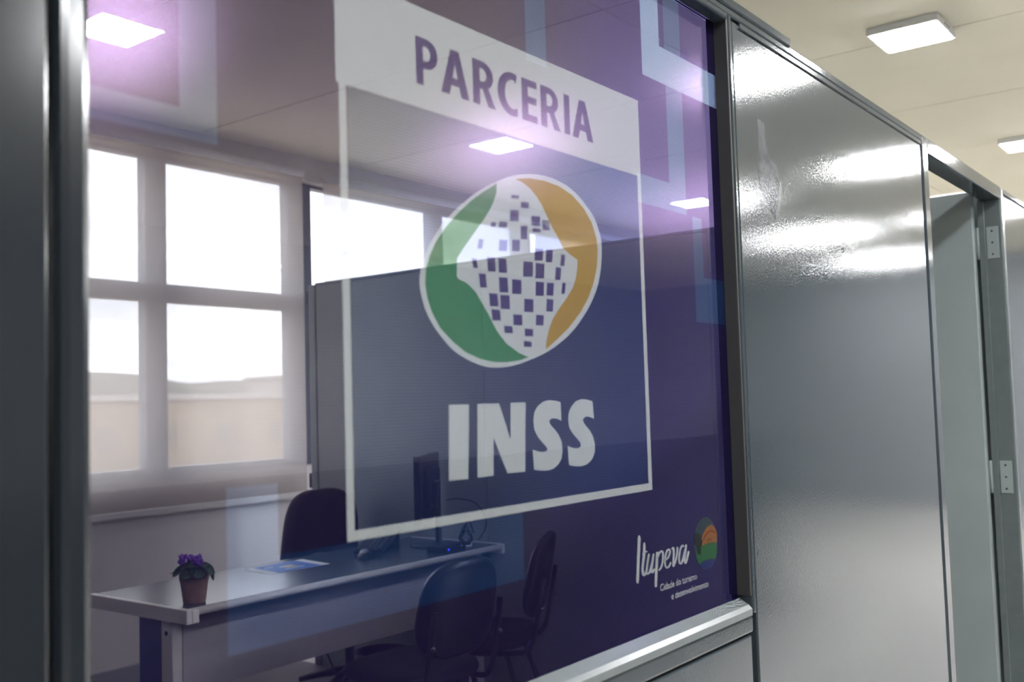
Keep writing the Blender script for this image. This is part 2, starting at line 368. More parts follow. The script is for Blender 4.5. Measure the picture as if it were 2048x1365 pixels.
# window wall with three openings
WINS = [(2.02, 4.20), (4.32, 6.58), (6.70, 8.90), (9.02, 11.2)]
SILL, HEAD = 1.05, 2.835
lst = [(X0, X1, WIN_Y, WIN_Y + 0.2, 0, SILL), (X0, X1, WIN_Y, WIN_Y + 0.2, HEAD, CEIL), (X0, WINS[0][0], WIN_Y, WIN_Y + 0.2, SILL, HEAD), (WINS[-1][1], X1, WIN_Y, WIN_Y + 0.2, SILL, HEAD)]
tag(boxes('wall_window', M['white_wall'], lst), 'pale outer wall below and above the windows', kind='structure')
bb = tag(boxes('baseboard_window', M['silver'], [(X0, X1, WIN_Y - 0.018, WIN_Y, 0, 0.10)], bev=0.004), 'grey skirting along the foot of the window wall', kind='structure')
for i, (a, b) in enumerate(WINS):
    w = tag(empty('window_%d' % (i + 1), ((a + b) / 2, WIN_Y + 0.1, SILL)), ['dark aluminium window behind the leftmost blind', 'dark aluminium window behind the second blind from the left', 'dark aluminium window seen through the round logo', 'dark aluminium window hidden by the far partition'][i], kind='structure')
    w_in = Matrix.Translation(-Vector(w.location))
    def wpart(name, m, *b6):
        o = box(name, m, *b6, bev=0.004, parent=w); o.matrix_parent_inverse = w_in; return o
    y0, y1 = WIN_Y + 0.06, WIN_Y + 0.14
    mx = (a + b) / 2 + 0.12
    wpart('side_frame', M['alu'], a - 0.06, a + 0.035, y0, y1, SILL, HEAD); wpart('side_frame', M['alu'], b - 0.035, b + 0.06, y0, y1, SILL, HEAD)
    wpart('head_frame', M['alu'], a + 0.035, b - 0.035, y0, y1, HEAD - 0.02, HEAD); wpart('sill_frame', M['alu'], a + 0.035, b - 0.035, y0, y1, SILL, SILL + 0.05)
    wpart('mullion', M['alu'], mx - 0.065, mx + 0.065, y0, y1, SILL + 0.05, HEAD - 0.02)
    for (p, q) in ((a + 0.035, mx - 0.065), (mx + 0.065, b - 0.035)):
        wpart('transom', M['alu'], p, q, y0, y1, 2.015, 2.115)
        for (z0, z1) in ((SILL + 0.05, 2.015), (2.115, HEAD - 0.02)):
            o = box('pane', M['glass'], p, q, y0 + 0.035, y0 + 0.041, z0, z1, parent=w); o.matrix_parent_inverse = w_in

# ------------------------------------------------------------------ front partition
TOP = 2.088
wf = tag(empty('wall_front', (0, FACE_Y, 0)), 'glossy grey steel partition beside the printed glass', kind='structure')
wf_i = Matrix.Translation(-Vector(wf.location))
def fpart(name, m, *b6, bev=0.003, par=None):
    o = box(name, m, *b6, bev=bev, parent=par or wf)
    o.matrix_parent_inverse = wf_i
    return o
BK = FACE_Y + 0.040
GX0, GX1, GZ0, GZ1 = 0.431, 1.622, 1.052, 2.060
fpart('panel', M['panel_smooth_dim'], -0.80, 0.3965, FACE_Y, BK, 0.06, TOP - 0.03)
fpart('post', M['panel_smooth_dim'], 0.4035, GX0, FACE_Y - 0.003, BK, 0, TOP - 0.03, bev=0.008)
fpart('panel', M['panel'], -2.02, -0.806, FACE_Y, BK, 0.06, TOP - 0.03)
fpart('panel', M['panel'], -3.24, -2.026, FACE_Y, BK, 0.06, TOP - 0.03)
fpart('lower_panel', M['panel'], GX0 + 0.002, 1.628, FACE_Y + 0.004, BK, 0.06, 0.995)
fpart('sill_rail', M['steel'], GX0 + 0.001, 1.628, FACE_Y, BK, 1.000, 1.028, bev=0.004)
bm = bmesh.new()   # sloping glazing bead on top of the sill
prof = [(FACE_Y - 0.002, 1.029), (FACE_Y - 0.002, 1.040), (FACE_Y + 0.004, 1.046), (GLASS_Y - 0.004, 1.056), (GLASS_Y - 0.001, 1.050), (GLASS_Y - 0.001, 1.029)]
va = [bm.verts.new((GX0 + 0.002, y, z)) for y, z in prof]; vb = [bm.verts.new((GX1 - 0.001, y, z)) for y, z in prof]
for k in range(len(prof)): bm.faces.new((va[k], va[(k + 1) % len(prof)], vb[(k + 1) % len(prof)], vb[k]))
bm.faces.new(va); bm.faces.new(vb[::-1])
o = fin('sill_bead', bm, M['bead'], wf); o.matrix_parent_inverse = wf_i
fpart('glazing_channel', M['rubber'], GX1, GX1 + 0.006, FACE_Y + 0.001, BK, GZ0 + 0.008, GZ1 + 0.01, bev=0.001)
fpart('glazing_strip', M['steel'], GX1 + 0.0065, GX1 + 0.019, FACE_Y - 0.001, BK, 1.030, TOP - 0.016, bev=0.003)
fpart('head_bead', M['steel'], GX0 + 0.002, GX1 - 0.001, FACE_Y - 0.004, GLASS_Y - 0.001, GZ1 - 0.002, GZ1 + 0.012, bev=0.004)
big = fpart('panel', M['panel'], 1.645, 2.803, FACE_Y + 0.001, BK, 0.06, TOP - 0.021)
fpart('post', M['steel'], 2.812, 2.866, FACE_Y - 0.002, BK + 0.01, 0, TOP - 0.001, bev=0.006)
fpart('post_bead', M['rubber'], 2.804, 2.8115, FACE_Y + 0.006, BK, 0.02, TOP - 0.03, bev=0.001)
fpart('top_rail', M['steel'], -3.3, 2.866, FACE_Y - 0.001, BK + 0.003, TOP - 0.018, TOP + 0.002, bev=0.004)
fpart('cover_strip', M['steel'], 0.2, 1.905, FACE_Y - 0.005, BK + 0.006, TOP - 0.004, TOP + 0.014, bev=0.003)
fpart('cover_lip', M['steel'], 1.672, 2.80, FACE_Y - 0.003, FACE_Y + 0.001, TOP - 0.030, TOP - 0.020, bev=0.001)
fpart('door_header', M['steel'], 2.867, 3.750, FACE_Y - 0.001, BK + 0.02, 2.045, TOP + 0.002, bev=0.004)
fpart('panel', M['panel'], 3.80, 5.00, FACE_Y + 0.001, BK, 0.06, TOP - 0.021)
fpart('panel', M['panel'], 5.01, 6.21, FACE_Y + 0.001, BK, 0.06, TOP - 0.021)
fpart('panel', M['panel'], 6.22, 7.42, FACE_Y + 0.001, BK, 0.06, TOP - 0.021)
fpart('top_rail', M['steel'], 3.792, 7.5, FACE_Y - 0.001, BK + 0.003, TOP - 0.018, TOP + 0.002, bev=0.004)
fpart('bottom_rail', M['steel'], -3.3, 2.80, FACE_Y + 0.003, BK - 0.002, 0, 0.055)
fpart('bottom_rail', M['steel'], 3.80, 7.5, FACE_Y + 0.003, BK - 0.002, 0, 0.055)
# worn marks on the big panel
def pmark(name, pts, off=0.0009):
    P = [on_y(x, y, FACE_Y + 0.001) for x, y in pts]
    o = flat_mesh(name, [[[(p.x, p.z) for p in P]]], M['scuff'], big, lambda q: Vector((q[0], FACE_Y + 0.001 - off, q[1])))
    return o
pmark('scuff_mark', [(1513, 236), (1528, 245), (1530, 280), (1538, 315), (1555, 335), (1560, 370), (1558, 405), (1552, 440), (1540, 425), (1530, 395), (1518, 370), (1513, 330), (1516, 290)])
pmark('chip', [(1512, 1088), (1516, 1090), (1518, 1105), (1515, 1122), (1512, 1120), (1514, 1104)])
pmark('chip', [(1681, 490), (1688, 488), (1690, 503), (1684, 508)])

# ------------------------------------------------------------------ glazed pane with its print
w4 = tag(empty('window_5', (1.03, GLASS_Y, GZ0)), 'printed glass pane of the partition with white lettering and round logo', kind='structure')
w4_i = Matrix.Translation(-Vector(w4.location))
def keep(o):
    if o.parent is w4: o.matrix_parent_inverse = w4_i
    return o
bm = bmesh.new(); bx(bm, GX0 - 0.01, GX1 + 0.0, GLASS_Y, GLASS_Y + 0.006, GZ0 - 0.012, GZ1 + 0.005)
me = bpy.data.meshes.new('glass_pane'); bmesh.ops.recalc_face_normals(bm, faces=bm.faces[:]); bm.to_mesh(me); bm.free()
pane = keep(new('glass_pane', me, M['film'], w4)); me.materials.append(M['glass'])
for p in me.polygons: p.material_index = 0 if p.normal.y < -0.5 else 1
def P3(layer): return lambda q: Vector((q[0], GLASS_Y - 0.0004 * layer, q[1]))
def plane_px(pts): return [(p.x, p.z) for p in (on_y(x, y, GLASS_Y) for x, y in pts)]
def decal(name, loops_list, m, layer=1): return keep(flat_mesh(name, loops_list, m, pane, P3(layer)))
def R4(x0, x1, z0, z1): return [(x0, z0), (x1, z0), (x1, z1), (x0, z1)]
# letters for the banner, unit height
def arc(cx, cy, rx, ry, a0, a1, n=10): return [(cx + rx * math.cos(math.radians(a0 + (a1 - a0) * k / n)), cy + ry * math.sin(math.radians(a0 + (a1 - a0) * k / n))) for k in range(n + 1)]
GL = {
 'P': (0.62, [[(0, 0), (0, 1), (0.30, 1)] + arc(0.30, 0.68, 0.32, 0.32, 90, -90) + [(0.21, 0.36), (0.21, 0)], [(0.21, 0.83), (0.28, 0.83)] + arc(0.28, 0.68, 0.13, 0.15, 90, -90, 8) + [(0.21, 0.53)]]),
 'A': (0.76, [[(0, 0), (0.27, 1), (0.49, 1), (0.76, 0), (0.54, 0), (0.485, 0.22), (0.275, 0.22), (0.22, 0)], [(0.315, 0.39), (0.445, 0.39), (0.38, 0.70)]]),
 'R': (0.68, [[(0, 0), (0, 1), (0.30, 1)] + arc(0.30, 0.69, 0.31, 0.31, 90, -60) + [(0.68, 0), (0.45, 0), (0.29, 0.37), (0.21, 0.37), (0.21, 0)], [(0.21, 0.84), (0.28, 0.84)] + arc(0.28, 0.69, 0.13, 0.15, 90, -90, 8) + [(0.21, 0.54)]]),
 'C': (0.62, [[(0.60, 0.94)] + arc(0.44, 0.5, 0.44, 0.51, 70, 290, 22) + [(0.60, 0.04), (0.60, 0.22)] + arc(0.46, 0.5, 0.24, 0.34, 295, 65, 16) + [(0.55, 0.77)]]),
 'E': (0.52, [[(0, 0), (0, 1), (0.52, 1), (0.52, 0.83), (0.21, 0.83), (0.21, 0.60), (0.50, 0.60), (0.50, 0.43), (0.21, 0.43), (0.21, 0.17), (0.52, 0.17), (0.52, 0)]]),
 'I': (0.21, [[(0, 0), (0, 1), (0.21, 1), (0.21, 0)]]),
}
BX0, BX1, BZ0, BZ1 = 0.722, 1.345, 1.263, 1.740
zb, zt = 1.7675, 1.8235
cols = [('P', 0.842, 0.880), ('A', 0.885, 0.937), ('R', 0.944, 0.989), ('C', 0.993, 1.036), ('E', 1.044, 1.078), ('R', 1.086, 1.132), ('I', 1.141, 1.155), ('A', 1.160, 1.214)]
_cut, _isl = [R4(BX0 - 0.004, BX1, BZ1, 1.859)], []
for ch, a, b in cols:
    w, loops = GL[ch]
    L2 = [[(a + (b - a) * x / w, zb + (zt - zb) * z) for x, z in l] for l in loops]
    decal('letter', [L2], M['p_navy'], 1); _cut.append(L2[0]); _isl += [[h_] for h_ in L2[1:]]
decal('banner', [_cut] + _isl, M['p_white'], 1)
t = 0.0105
decal('border_line', [[[(BX0, BZ0), (BX1, BZ0), (BX1, BZ1), (BX1 - t, BZ1), (BX1 - t, BZ0 + t), (BX0 + t, BZ0 + t), (BX0 + t, BZ1), (BX0, BZ1)]]], M['p_line'])
# round logo, outlines read off the photograph and laid on the glass
def z6(pts): return plane_px([(780 + u / 3.102, 320 + v / 3.102) for u, v in pts])
def sm2(pts, sub=4): return [(p.x, p.y) for p in smooth_pts([(u, v, 0) for u, v in pts], sub, True)]
egg = [(850, 88), (960, 100), (1060, 140), (1150, 205), (1220, 290), (1270, 370), (1303, 470), (1312, 560), (1308, 660), (1290, 770), (1255, 870), (1200, 970), (1130, 1065), (1050, 1140), (960, 1200), (860, 1245), (760, 1278), (650, 1290), (560, 1275), (470, 1235), (390, 1180), (310, 1090), (250, 1000), (205, 890), (182, 780), (185, 700), (205, 610), (245, 520), (300, 430), (370, 345), (450, 270), (540, 200), (640, 145), (740, 105)]
green = [(660, 145), (660, 200), (642, 260), (612, 320), (575, 378), (520, 455), (460, 540), (415, 610), (412, 720), (420, 738), (475, 765), (530, 820), (570, 890), (610, 960), (660, 1060), (720, 1140), (800, 1200), (860, 1225), (800, 1245), (720, 1257), (640, 1255), (560, 1236), (470, 1195), (390, 1130), (310, 1045), (260, 950), (230, 860), (216, 770), (222, 680), (242, 600), (282, 510), (342, 420), (420, 330), (500, 255), (580, 195)]
decal('logo_green', [[z6(green)]], M['p_green'], 1)
gold = [(775, 118), (860, 113), (960, 130), (1050, 165), (1130, 220), (1200, 300), (1250, 390), (1278, 480), (1288, 560), (1283, 660), (1263, 760), (1228, 860), (1178, 950), (1110, 1040), (1040, 1110), (965, 1178), (968, 1130), (985, 1050), (1010, 985), (1050, 920), (1090, 865), (1130, 800), (1150, 740), (1160, 680), (1162, 620), (1120, 592), (1070, 545), (1040, 480), (1005, 420), (970, 345), (940, 280), (910, 230), (870, 180), (820, 140)]
decal('logo_gold', [[z6(gold)]], M['p_gold'], 1)
_cut = [z6(sm2(egg)), z6(green), z6(gold)]
sq = [(775, 228, 48, 24), (835, 280, 50, 40), (770, 345, 55, 72), (903, 378, 54, 62), (966, 405, 46, 65), (700, 400, 50, 36), (640, 400, 30, 30), (830, 450, 42, 84), (908, 436, 50, 24), (780, 530, 48, 72), (700, 530, 50, 70), (560, 520, 30, 60), (525, 640, 30, 60), (628, 648, 50, 90), (697, 655, 52, 90), (922, 588, 52, 75), (986, 595, 42, 80), (1070, 622, 26, 72), (855, 678, 60, 95), (928, 688, 55, 95), (1041, 705, 34, 80), (574, 748, 44, 88), (703, 775, 56, 95), (785, 787, 58, 92), (928, 800, 52, 88), (992, 802, 44, 80), (1075, 797, 22, 70), (642, 868, 54, 82), (713, 882, 58, 88), (860, 903, 58, 82), (990, 902, 42, 78), (657, 962, 54, 70), (791, 992, 56, 68), (928, 994, 48, 66), (733, 1052, 52, 46), (861, 1071, 52, 48), (853, 1142, 50, 36)]
for u, v, w, h in sq:
    k = (u - 850) / 450.0; lean = -k * 14 * (1 if v > 560 else -1)
    q4 = z6([(u - w / 2 - lean / 2, v - h / 2), (u + w / 2 - lean / 2, v - h / 2 + 4), (u + w / 2 + lean / 2, v + h / 2 + 2), (u - w / 2 + lean / 2, v + h / 2)])
    decal('logo_square', [[q4]], M['p_navy'], 1); _cut.append(q4)
decal('logo_disc', [_cut], M['p_white'], 1)
def zi(pts): return plane_px([(860 + u / 4.015, 760 + v / 4.015) for u, v in pts])
I_ = [(150, 203), (310, 198), (305, 797), (150, 812)]
N_ = [(378, 195), (552, 190), (645, 480), (645, 185), (765, 183), (762, 738), (620, 752), (508, 465), (508, 770), (380, 785)]
S1 = [(1045, 180), (1000, 168), (950, 163), (900, 180), (860, 215), (835, 265), (828, 330), (835, 400), (860, 455), (895, 500), (925, 530), (942, 555), (930, 575), (900, 582), (865, 575), (822, 562), (835, 722), (880, 730), (940, 730), (990, 715), (1030, 680), (1055, 630), (1062, 570), (1055, 500), (1030, 440), (1000, 400), (970, 365), (955, 335), (965, 318), (985, 310), (1010, 312), (1035, 322), (1055, 335)]
S2 = [(1303, 172), (1260, 160), (1210, 155), (1165, 175), (1130, 220), (1110, 270), (1108, 330), (1118, 390), (1150, 440), (1185, 480), (1205, 505), (1210, 530), (1195, 548), (1165, 552), (1135, 545), (1103, 530), (1115, 685), (1160, 695), (1210, 695), (1260, 680), (1300, 640), (1322, 580), (1322, 510), (1305, 450), (1280, 405), (1250, 370), (1230, 340), (1225, 318), (1240, 300), (1265, 296), (1290, 303), (1315, 315)]
for sh in (I_, N_, S1, S2): decal('letter', [[zi(sh)]], M['p_white'])
# town mark at the lower right
def zt_(pts): return plane_px([(1230 + u / 5.933, 1000 + v / 5.933) for u, v in pts])
def stroke(pts, w0, w1=None, sub=5):
    pts = smooth_pts([(u, v, 0) for u, v in pts], sub); n = len(pts); Lf, Rt = [], []
    for i, p in enumerate(pts):
        d = (pts[min(n - 1, i + 1)] - pts[max(0, i - 1)]).normalized(); nn = Vector((-d.y, d.x, 0))
        w = w0 if w1 is None else w0 + (w1 - w0) * i / (n - 1)
        if i in (0, n - 1): w *= 0.6
        Lf.append(p + nn * w / 2); Rt.append(p - nn * w / 2)
    return [(p.x, p.y) for p in Lf + Rt[::-1]]
script = {'I': [([(286, 425), (275, 700), (265, 993)], 33)],
 't': [([(347, 510), (338, 700), (325, 800), (330, 885), (350, 890), (372, 840)], 28), ([(318, 640), (345, 628), (378, 612)], 16)],
 'u': [([(400, 640), (385, 740), (372, 850), (385, 880), (410, 850), (440, 740), (455, 640)], 22), ([(455, 640), (440, 760), (430, 850), (445, 860), (465, 820)], 24)],
 'p': [([(500, 620), (492, 760), (485, 900), (482, 1038)], 30), ([(497, 700), (520, 640), (548, 612), (566, 640), (562, 740), (540, 810), (512, 842)], 22)],
 'e': [([(590, 720), (625, 690), (650, 630), (640, 592), (612, 612), (592, 690), (592, 770), (612, 808), (640, 790), (662, 740)], 20)],
 'v': [([(672, 590), (688, 570), (695, 640), (688, 785), (710, 740), (735, 640), (738, 562)], 22)],
 'a': [([(815, 560), (795, 545), (770, 600), (758, 690), (765, 752), (785, 752), (808, 690), (825, 600)], 22), ([(842, 530), (830, 640), (824, 735), (842, 740), (872, 610)], 24)]}
def ribbons(name, sts, m, layer=1):
    quads = []
    for p, w in sts:
        o2 = stroke(p, w); n2 = len(o2) // 2; A, B = zt_(o2[:n2]), zt_(o2[n2:][::-1])
        for k in range(n2 - 1): quads.append([A[k], A[k + 1], B[k + 1], B[k]])
    vs, fs = [], []
    for q in quads:
        fs.append(tuple(range(len(vs), len(vs) + 4))); vs += [P3(layer)(c) for c in q]
    me = bpy.data.meshes.new(name); me.from_pydata(vs, [], fs); me.update()
    bm = bmesh.new(); bm.from_mesh(me); bmesh.ops.remove_doubles(bm, verts=bm.verts[:], dist=1e-7); bm.normal_update()
    for f in bm.faces:
        if f.normal.y > 0: f.normal_flip()
    bm.to_mesh(me); bm.free()
    return new(name, me, m, pane)
for ch, sts in script.items(): ribbons('script_letter', sts, M['p_white'])
def zell(cx, cy, rx, ry, n=32): return zt_([(cx + rx * math.cos(2 * math.pi * k / n), cy + ry * math.sin(2 * math.pi * k / n)) for k in range(n)])
decal('emblem_disc', [[zell(1072, 515, 137, 310)]], M['p_slate'], 1)
decal('emblem_sun', [[zt_([(1020, 480), (1040, 400), (1080, 330), (1130, 298), (1165, 310), (1195, 360), (1206, 430), (1203, 510), (1150, 505), (1090, 520), (1030, 555)])]], M['p_orange'], 2)
ribbons('emblem_ray', [([(1045, 480), (1070, 420), (1110, 380), (1150, 370), (1185, 395)], 18), ([(1090, 500), (1110, 465), (1140, 470)], 18)], M['p_rust'], 3)
decal('emblem_field', [[zt_([(1015, 560), (1090, 520), (1150, 505), (1203, 510), (1205, 600), (1190, 700), (1120, 705), (1060, 720), (990, 765), (965, 700), (950, 620)])]], M['p_leaf'], 2)
decal('emblem_tree', [[zt_([(938, 430), (960, 398), (1000, 410), (1012, 470), (1032, 490), (1025, 530), (1010, 560), (1015, 650), (975, 650), (970, 560), (945, 520)])]], M['p_dark'], 3)
decal('emblem_water', [[zt_([(1000, 780), (1060, 725), (1120, 708), (1185, 708), (1150, 790), (1080, 832), (1030, 815)])]], M['p_blue'], 2)
def text_decal(body, p0, p1, height_px):
    cu = bpy.data.curves.new('t', 'FONT'); cu.body = body; cu.size = 1.0; cu.resolution_u = 3; cu.offset = 0.012
    ob = bpy.data.objects.new('t', cu); COL.objects.link(ob)
    dg = bpy.context.evaluated_depsgraph_get(); me = bpy.data.meshes.new_from_object(ob.evaluated_get(dg))
    bpy.data.objects.remove(ob); me.name = 'small_text'
    a, b = (on_y(1230 + u / 5.933, 1000 + v / 5.933, GLASS_Y) for u, v in (p0, p1))
    xs_ = [v.co.x for v in me.vertices]; w = max(xs_) - min(xs_)
    sx = (b.x - a.x) / w
    for v in me.vertices:
        x, y = v.co.x - min(xs_), v.co.y
        v.co = Vector((a.x + x * sx, GLASS_Y - 0.0004, (a.z + b.z) / 2 + y * height_px))
    bm = bmesh.new(); bm.from_mesh(me)
    for f in bm.faces:
        if f.normal.y > 0: f.normal_flip()
    bm.to_mesh(me); bm.free()
    return keep(new('small_text', me, M['p_white'], pane))
text_decal('Cidade do turismo', (535, 1085), (972, 945), 0.0150)
text_decal('e desenvolvimento', (668, 1188), (1106, 1030), 0.0150)

# ------------------------------------------------------------------ door
HX = 3.750
d1 = tag(empty('door_1', (HX, FACE_Y, 0)), 'open grey steel door behind the partition opening, with hinges on its right jamb', kind='structure')
d1_i = Matrix.Translation(-Vector(d1.location))
def dpart(name, m, *b6, bev=0.003, par=None):
    o = box(name, m, *b6, bev=bev, parent=par or d1); o.matrix_parent_inverse = d1_i; return o
dpart('jamb', M['jamb'], HX, HX + 0.040, FACE_Y - 0.002, BK + 0.035, 0, TOP + 0.001, bev=0.006)
dpart('jamb_stop', M['jamb'], HX - 0.010, HX - 0.0005, BK + 0.012, BK + 0.034, 0, 2.043, bev=0.002)
leaf = dpart('leaf', M['panel_in'], 3.690, 3.728, BK + 0.040, BK + 0.040 + 0.84, 0.012, 2.075, bev=0.003)
for zc in (0.30, 1.10, 1.90):
    hg = dpart('hinge', M['panel_in'], HX - 0.0035, HX - 0.0005, FACE_Y + 0.012, BK + 0.010, zc - 0.055, zc + 0.055, bev=0.0008)
    tb = tube('knuckle', M['panel_in'], [(HX - 0.008, BK + 0.038, zc - 0.055), (HX - 0.008, BK + 0.038, zc + 0.055)], 0.006, parent=hg)
    for dz in (-0.04, 0.0, 0.04):
        s = tube('screw', M['blackp'], [(HX - 0.0034, FACE_Y + 0.032, zc + dz), (HX - 0.0050, FACE_Y + 0.032, zc + dz)], 0.0035, parent=hg, n=8)

# ------------------------------------------------------------------ cross partition inside
CW = 3.80
wc = tag(empty('wall_cross', (CW, 2.5, 0)), 'blue-grey steel partition behind the desk, ending short of the window', kind='structure')
wc_i = Matrix.Translation(-Vector(wc.location))
def cpart(name, m, *b6, bev=0.003):
    o = box(name, m, *b6, bev=bev, parent=wc); o.matrix_parent_inverse = wc_i; return o
ysc = [BK + 0.005, 1.874, 3.080, 4.270]
for a, b in zip(ysc, ysc[1:]): cpart('panel', M['panel_in'], CW, CW + 0.035, a + 0.003, b - 0.003, 0.03, 2.082)
cpart('end_post', M['panel_in'], CW - 0.003, CW + 0.038, 4.272, 4.325, 0, 2.09, bev=0.006)
cpart('top_cap', M['panel_in'], CW - 0.004, CW + 0.039, BK + 0.005, 4.270, 2.083, 2.098, bev=0.003)
cpart('foot_rail', M['panel_in'], CW + 0.002, CW + 0.033, BK + 0.005, 4.270, 0, 0.028)
for zc in (1.00, 2.02): cpart('end_bracket', M['blackp'], CW + 0.004, CW + 0.030, 4.3255, 4.352, zc - 0.04, zc + 0.04)

# ------------------------------------------------------------------ lamps
def lamp(x, y, label):
    t = tag(empty('ceiling_lamp', (x, y, CEIL - 0.008)), label, 'lamp', 'square white ceiling lamps')
    h = 0.15
    box('housing', M['white_pl'], -h, h, -h, h, -0.034, 0, bev=0.004, parent=t)
    box('diffuser', M['lamp'], -h + 0.014, h - 0.014, -h + 0.014, h - 0.014, -0.037, -0.0342, bev=0.001, parent=t)
    for dx in (-0.03, 0, 0.03):
        box('vent_slot', M['blackp'], dx - 0.006, dx + 0.006, -h - 0.0006, -h + 0.0004, -0.020, -0.012, parent=t)
    return t
for x, y, l in [
    (4.58, 1.23, 'square white ceiling lamp shining above the tall grey panel'), (7.15, 1.24, 'square ceiling lamp cut by the right edge of the photo'),
    (9.65, 1.24, 'square ceiling lamp far along the partition, out of view'),
    (2.05, -0.44, 'square ceiling lamp above the hall in front of the glass'), (4.57, -0.44, 'square ceiling lamp making the large glare at the top of the grey panel'),
    (7.02, -0.48, 'square ceiling lamp making the glare near the right joint of the grey panel'), (9.55, -0.48, 'square ceiling lamp farthest in the hall row beside the partition'), (-0.45, -0.44, 'square ceiling lamp behind the camera near the partition'),
    (2.25, -2.16, 'square ceiling lamp mirrored at the top left of the glass'), (4.80, -2.16, 'square ceiling lamp mirrored below the word on the glass banner'),
    (7.32, -2.16, 'square ceiling lamp mirrored at the right edge of the glass'), (9.70, -2.16, 'square ceiling lamp making the middle glare on the grey panel'), (12.1, -2.16, 'square ceiling lamp making the lowest glare on the grey panel'), (-0.3, -2.16, 'square ceiling lamp behind the camera in the outer hall row'),
    (7.15, 3.0, 'square ceiling lamp lighting the next room behind the cross partition'), (9.65, 3.0, 'square ceiling lamp in the far corner of the next room')]:
    lamp(x, y, l)

# ================================================================== THINGS
def blind(a, b, zbot, label):
    y = WIN_Y - 0.055
    t = tag(empty('roller_blind', ((a + b) / 2, y, zbot)), label, 'blind', 'screen roller blinds')
    ti = Matrix.Translation(-Vector(t.location))
    me = bpy.data.meshes.new('fabric'); n = 24
    vs = [(a + (b - a) * i / n, y + 0.0015 * math.sin(i * 1.7), z) for z in (zbot + 0.017, 2.845) for i in range(n + 1)]
    me.from_pydata(vs, [], [(i, i + 1, n + 2 + i, n + 1 + i) for i in range(n)]); me.update()
    f = new('fabric', me, M['blind'], t, True); f.matrix_parent_inverse = ti
    r = box('bottom_bar', M['desk_edge'], a, b, y - 0.011, y + 0.011, zbot - 0.018, zbot + 0.0175, bev=0.005, parent=t); r.matrix_parent_inverse = ti
    r = tube('roller', M['white_pl'], [(a, y, 2.865), (b, y, 2.865)], 0.024, parent=t, n=14); r.matrix_parent_inverse = ti
blind(1.98, 4.185, 0.88, 'leftmost beige screen blind pulled down to below the window sill')
blind(4.355, 6.55, 0.88, 'second beige screen blind, seen above the cross partition')
blind(6.64, 8.90, 0.88, 'third beige screen blind, seen through the round logo')
blind(8.98, 11.2, 0.88, 'fourth beige screen blind, hidden by the far partition')

# ---- desk
DX0, DX1, DY0, DY1, DZ = 2.035, 3.770, 2.955, 3.545, 0.742
dk = tag(empty('desk', ((DX0 + DX1) / 2, (DY0 + DY1) / 2, 0)), 'long office desk with slate top, pale edges and modesty panel', 'desk')
dk_i = Matrix.Translation(-Vector(dk.location))
def kpart(name, m, *b6, bev=0.003, par=None):
    o = box(name, m, *b6, bev=bev, parent=par or dk); o.matrix_parent_inverse = dk_i; return o
top = kpart('desktop', M['desk_top'], DX0 + 0.022, DX1 - 0.022, DY0 + 0.016, DY1 - 0.003, DZ - 0.025, DZ)
kpart('end_edge', M['desk_edge'], DX0, DX0 + 0.0215, DY0 - 0.012, DY1, DZ - 0.048, DZ + 0.001, par=dk)
kpart('end_edge', M['desk_edge'], DX1 - 0.0215, DX1, DY0, DY1, DZ - 0.045, DZ + 0.001, par=dk, bev=0.006)
o = tube('front_edge', M['desk_edge'], [(DX0 + 0.022, DY0 + 0.008, DZ - 0.012), (DX1 - 0.022, DY0 + 0.008, DZ - 0.012)], 0.0135, parent=dk, n=14); o.matrix_parent_inverse = dk_i
kpart('edge_cap', M['desk_edge'], DX0 + 0.0215, DX0 + 0.050, DY0 - 0.012, DY0 + 0.010, DZ - 0.048, DZ - 0.002, bev=0.004)
MY = 3.075
kpart('modesty_panel', M['modesty'], DX0 + 0.075, DX1 - 0.06, MY, MY + 0.018, 0.432, DZ - 0.026, bev=0.002)
for side, x0 in ((0, DX0 + 0.030), (1, DX1 - 0.075)):
    lg = kpart('leg', M['desk_edge'], x0, x0 + 0.040, MY - 0.004, MY + 0.060, 0.03, DZ - 0.049)
    if side == 0:
        s = tube('screw', M['blackp'], [(x0 + 0.0005, MY + 0.03, 0.645), (x0 - 0.002, MY + 0.03, 0.645)], 0.008, parent=lg, n=10)
    kpart('leg_panel', M['blue_steel'], x0 + 0.004, x0 + 0.036, MY + 0.0605, MY + 0.20, 0.03, DZ - 0.049)
    kpart('foot', M['blue_steel'], x0 - 0.005, x0 + 0.045, DY0 + 0.03, DY1 - 0.02, 0, 0.029, bev=0.008)

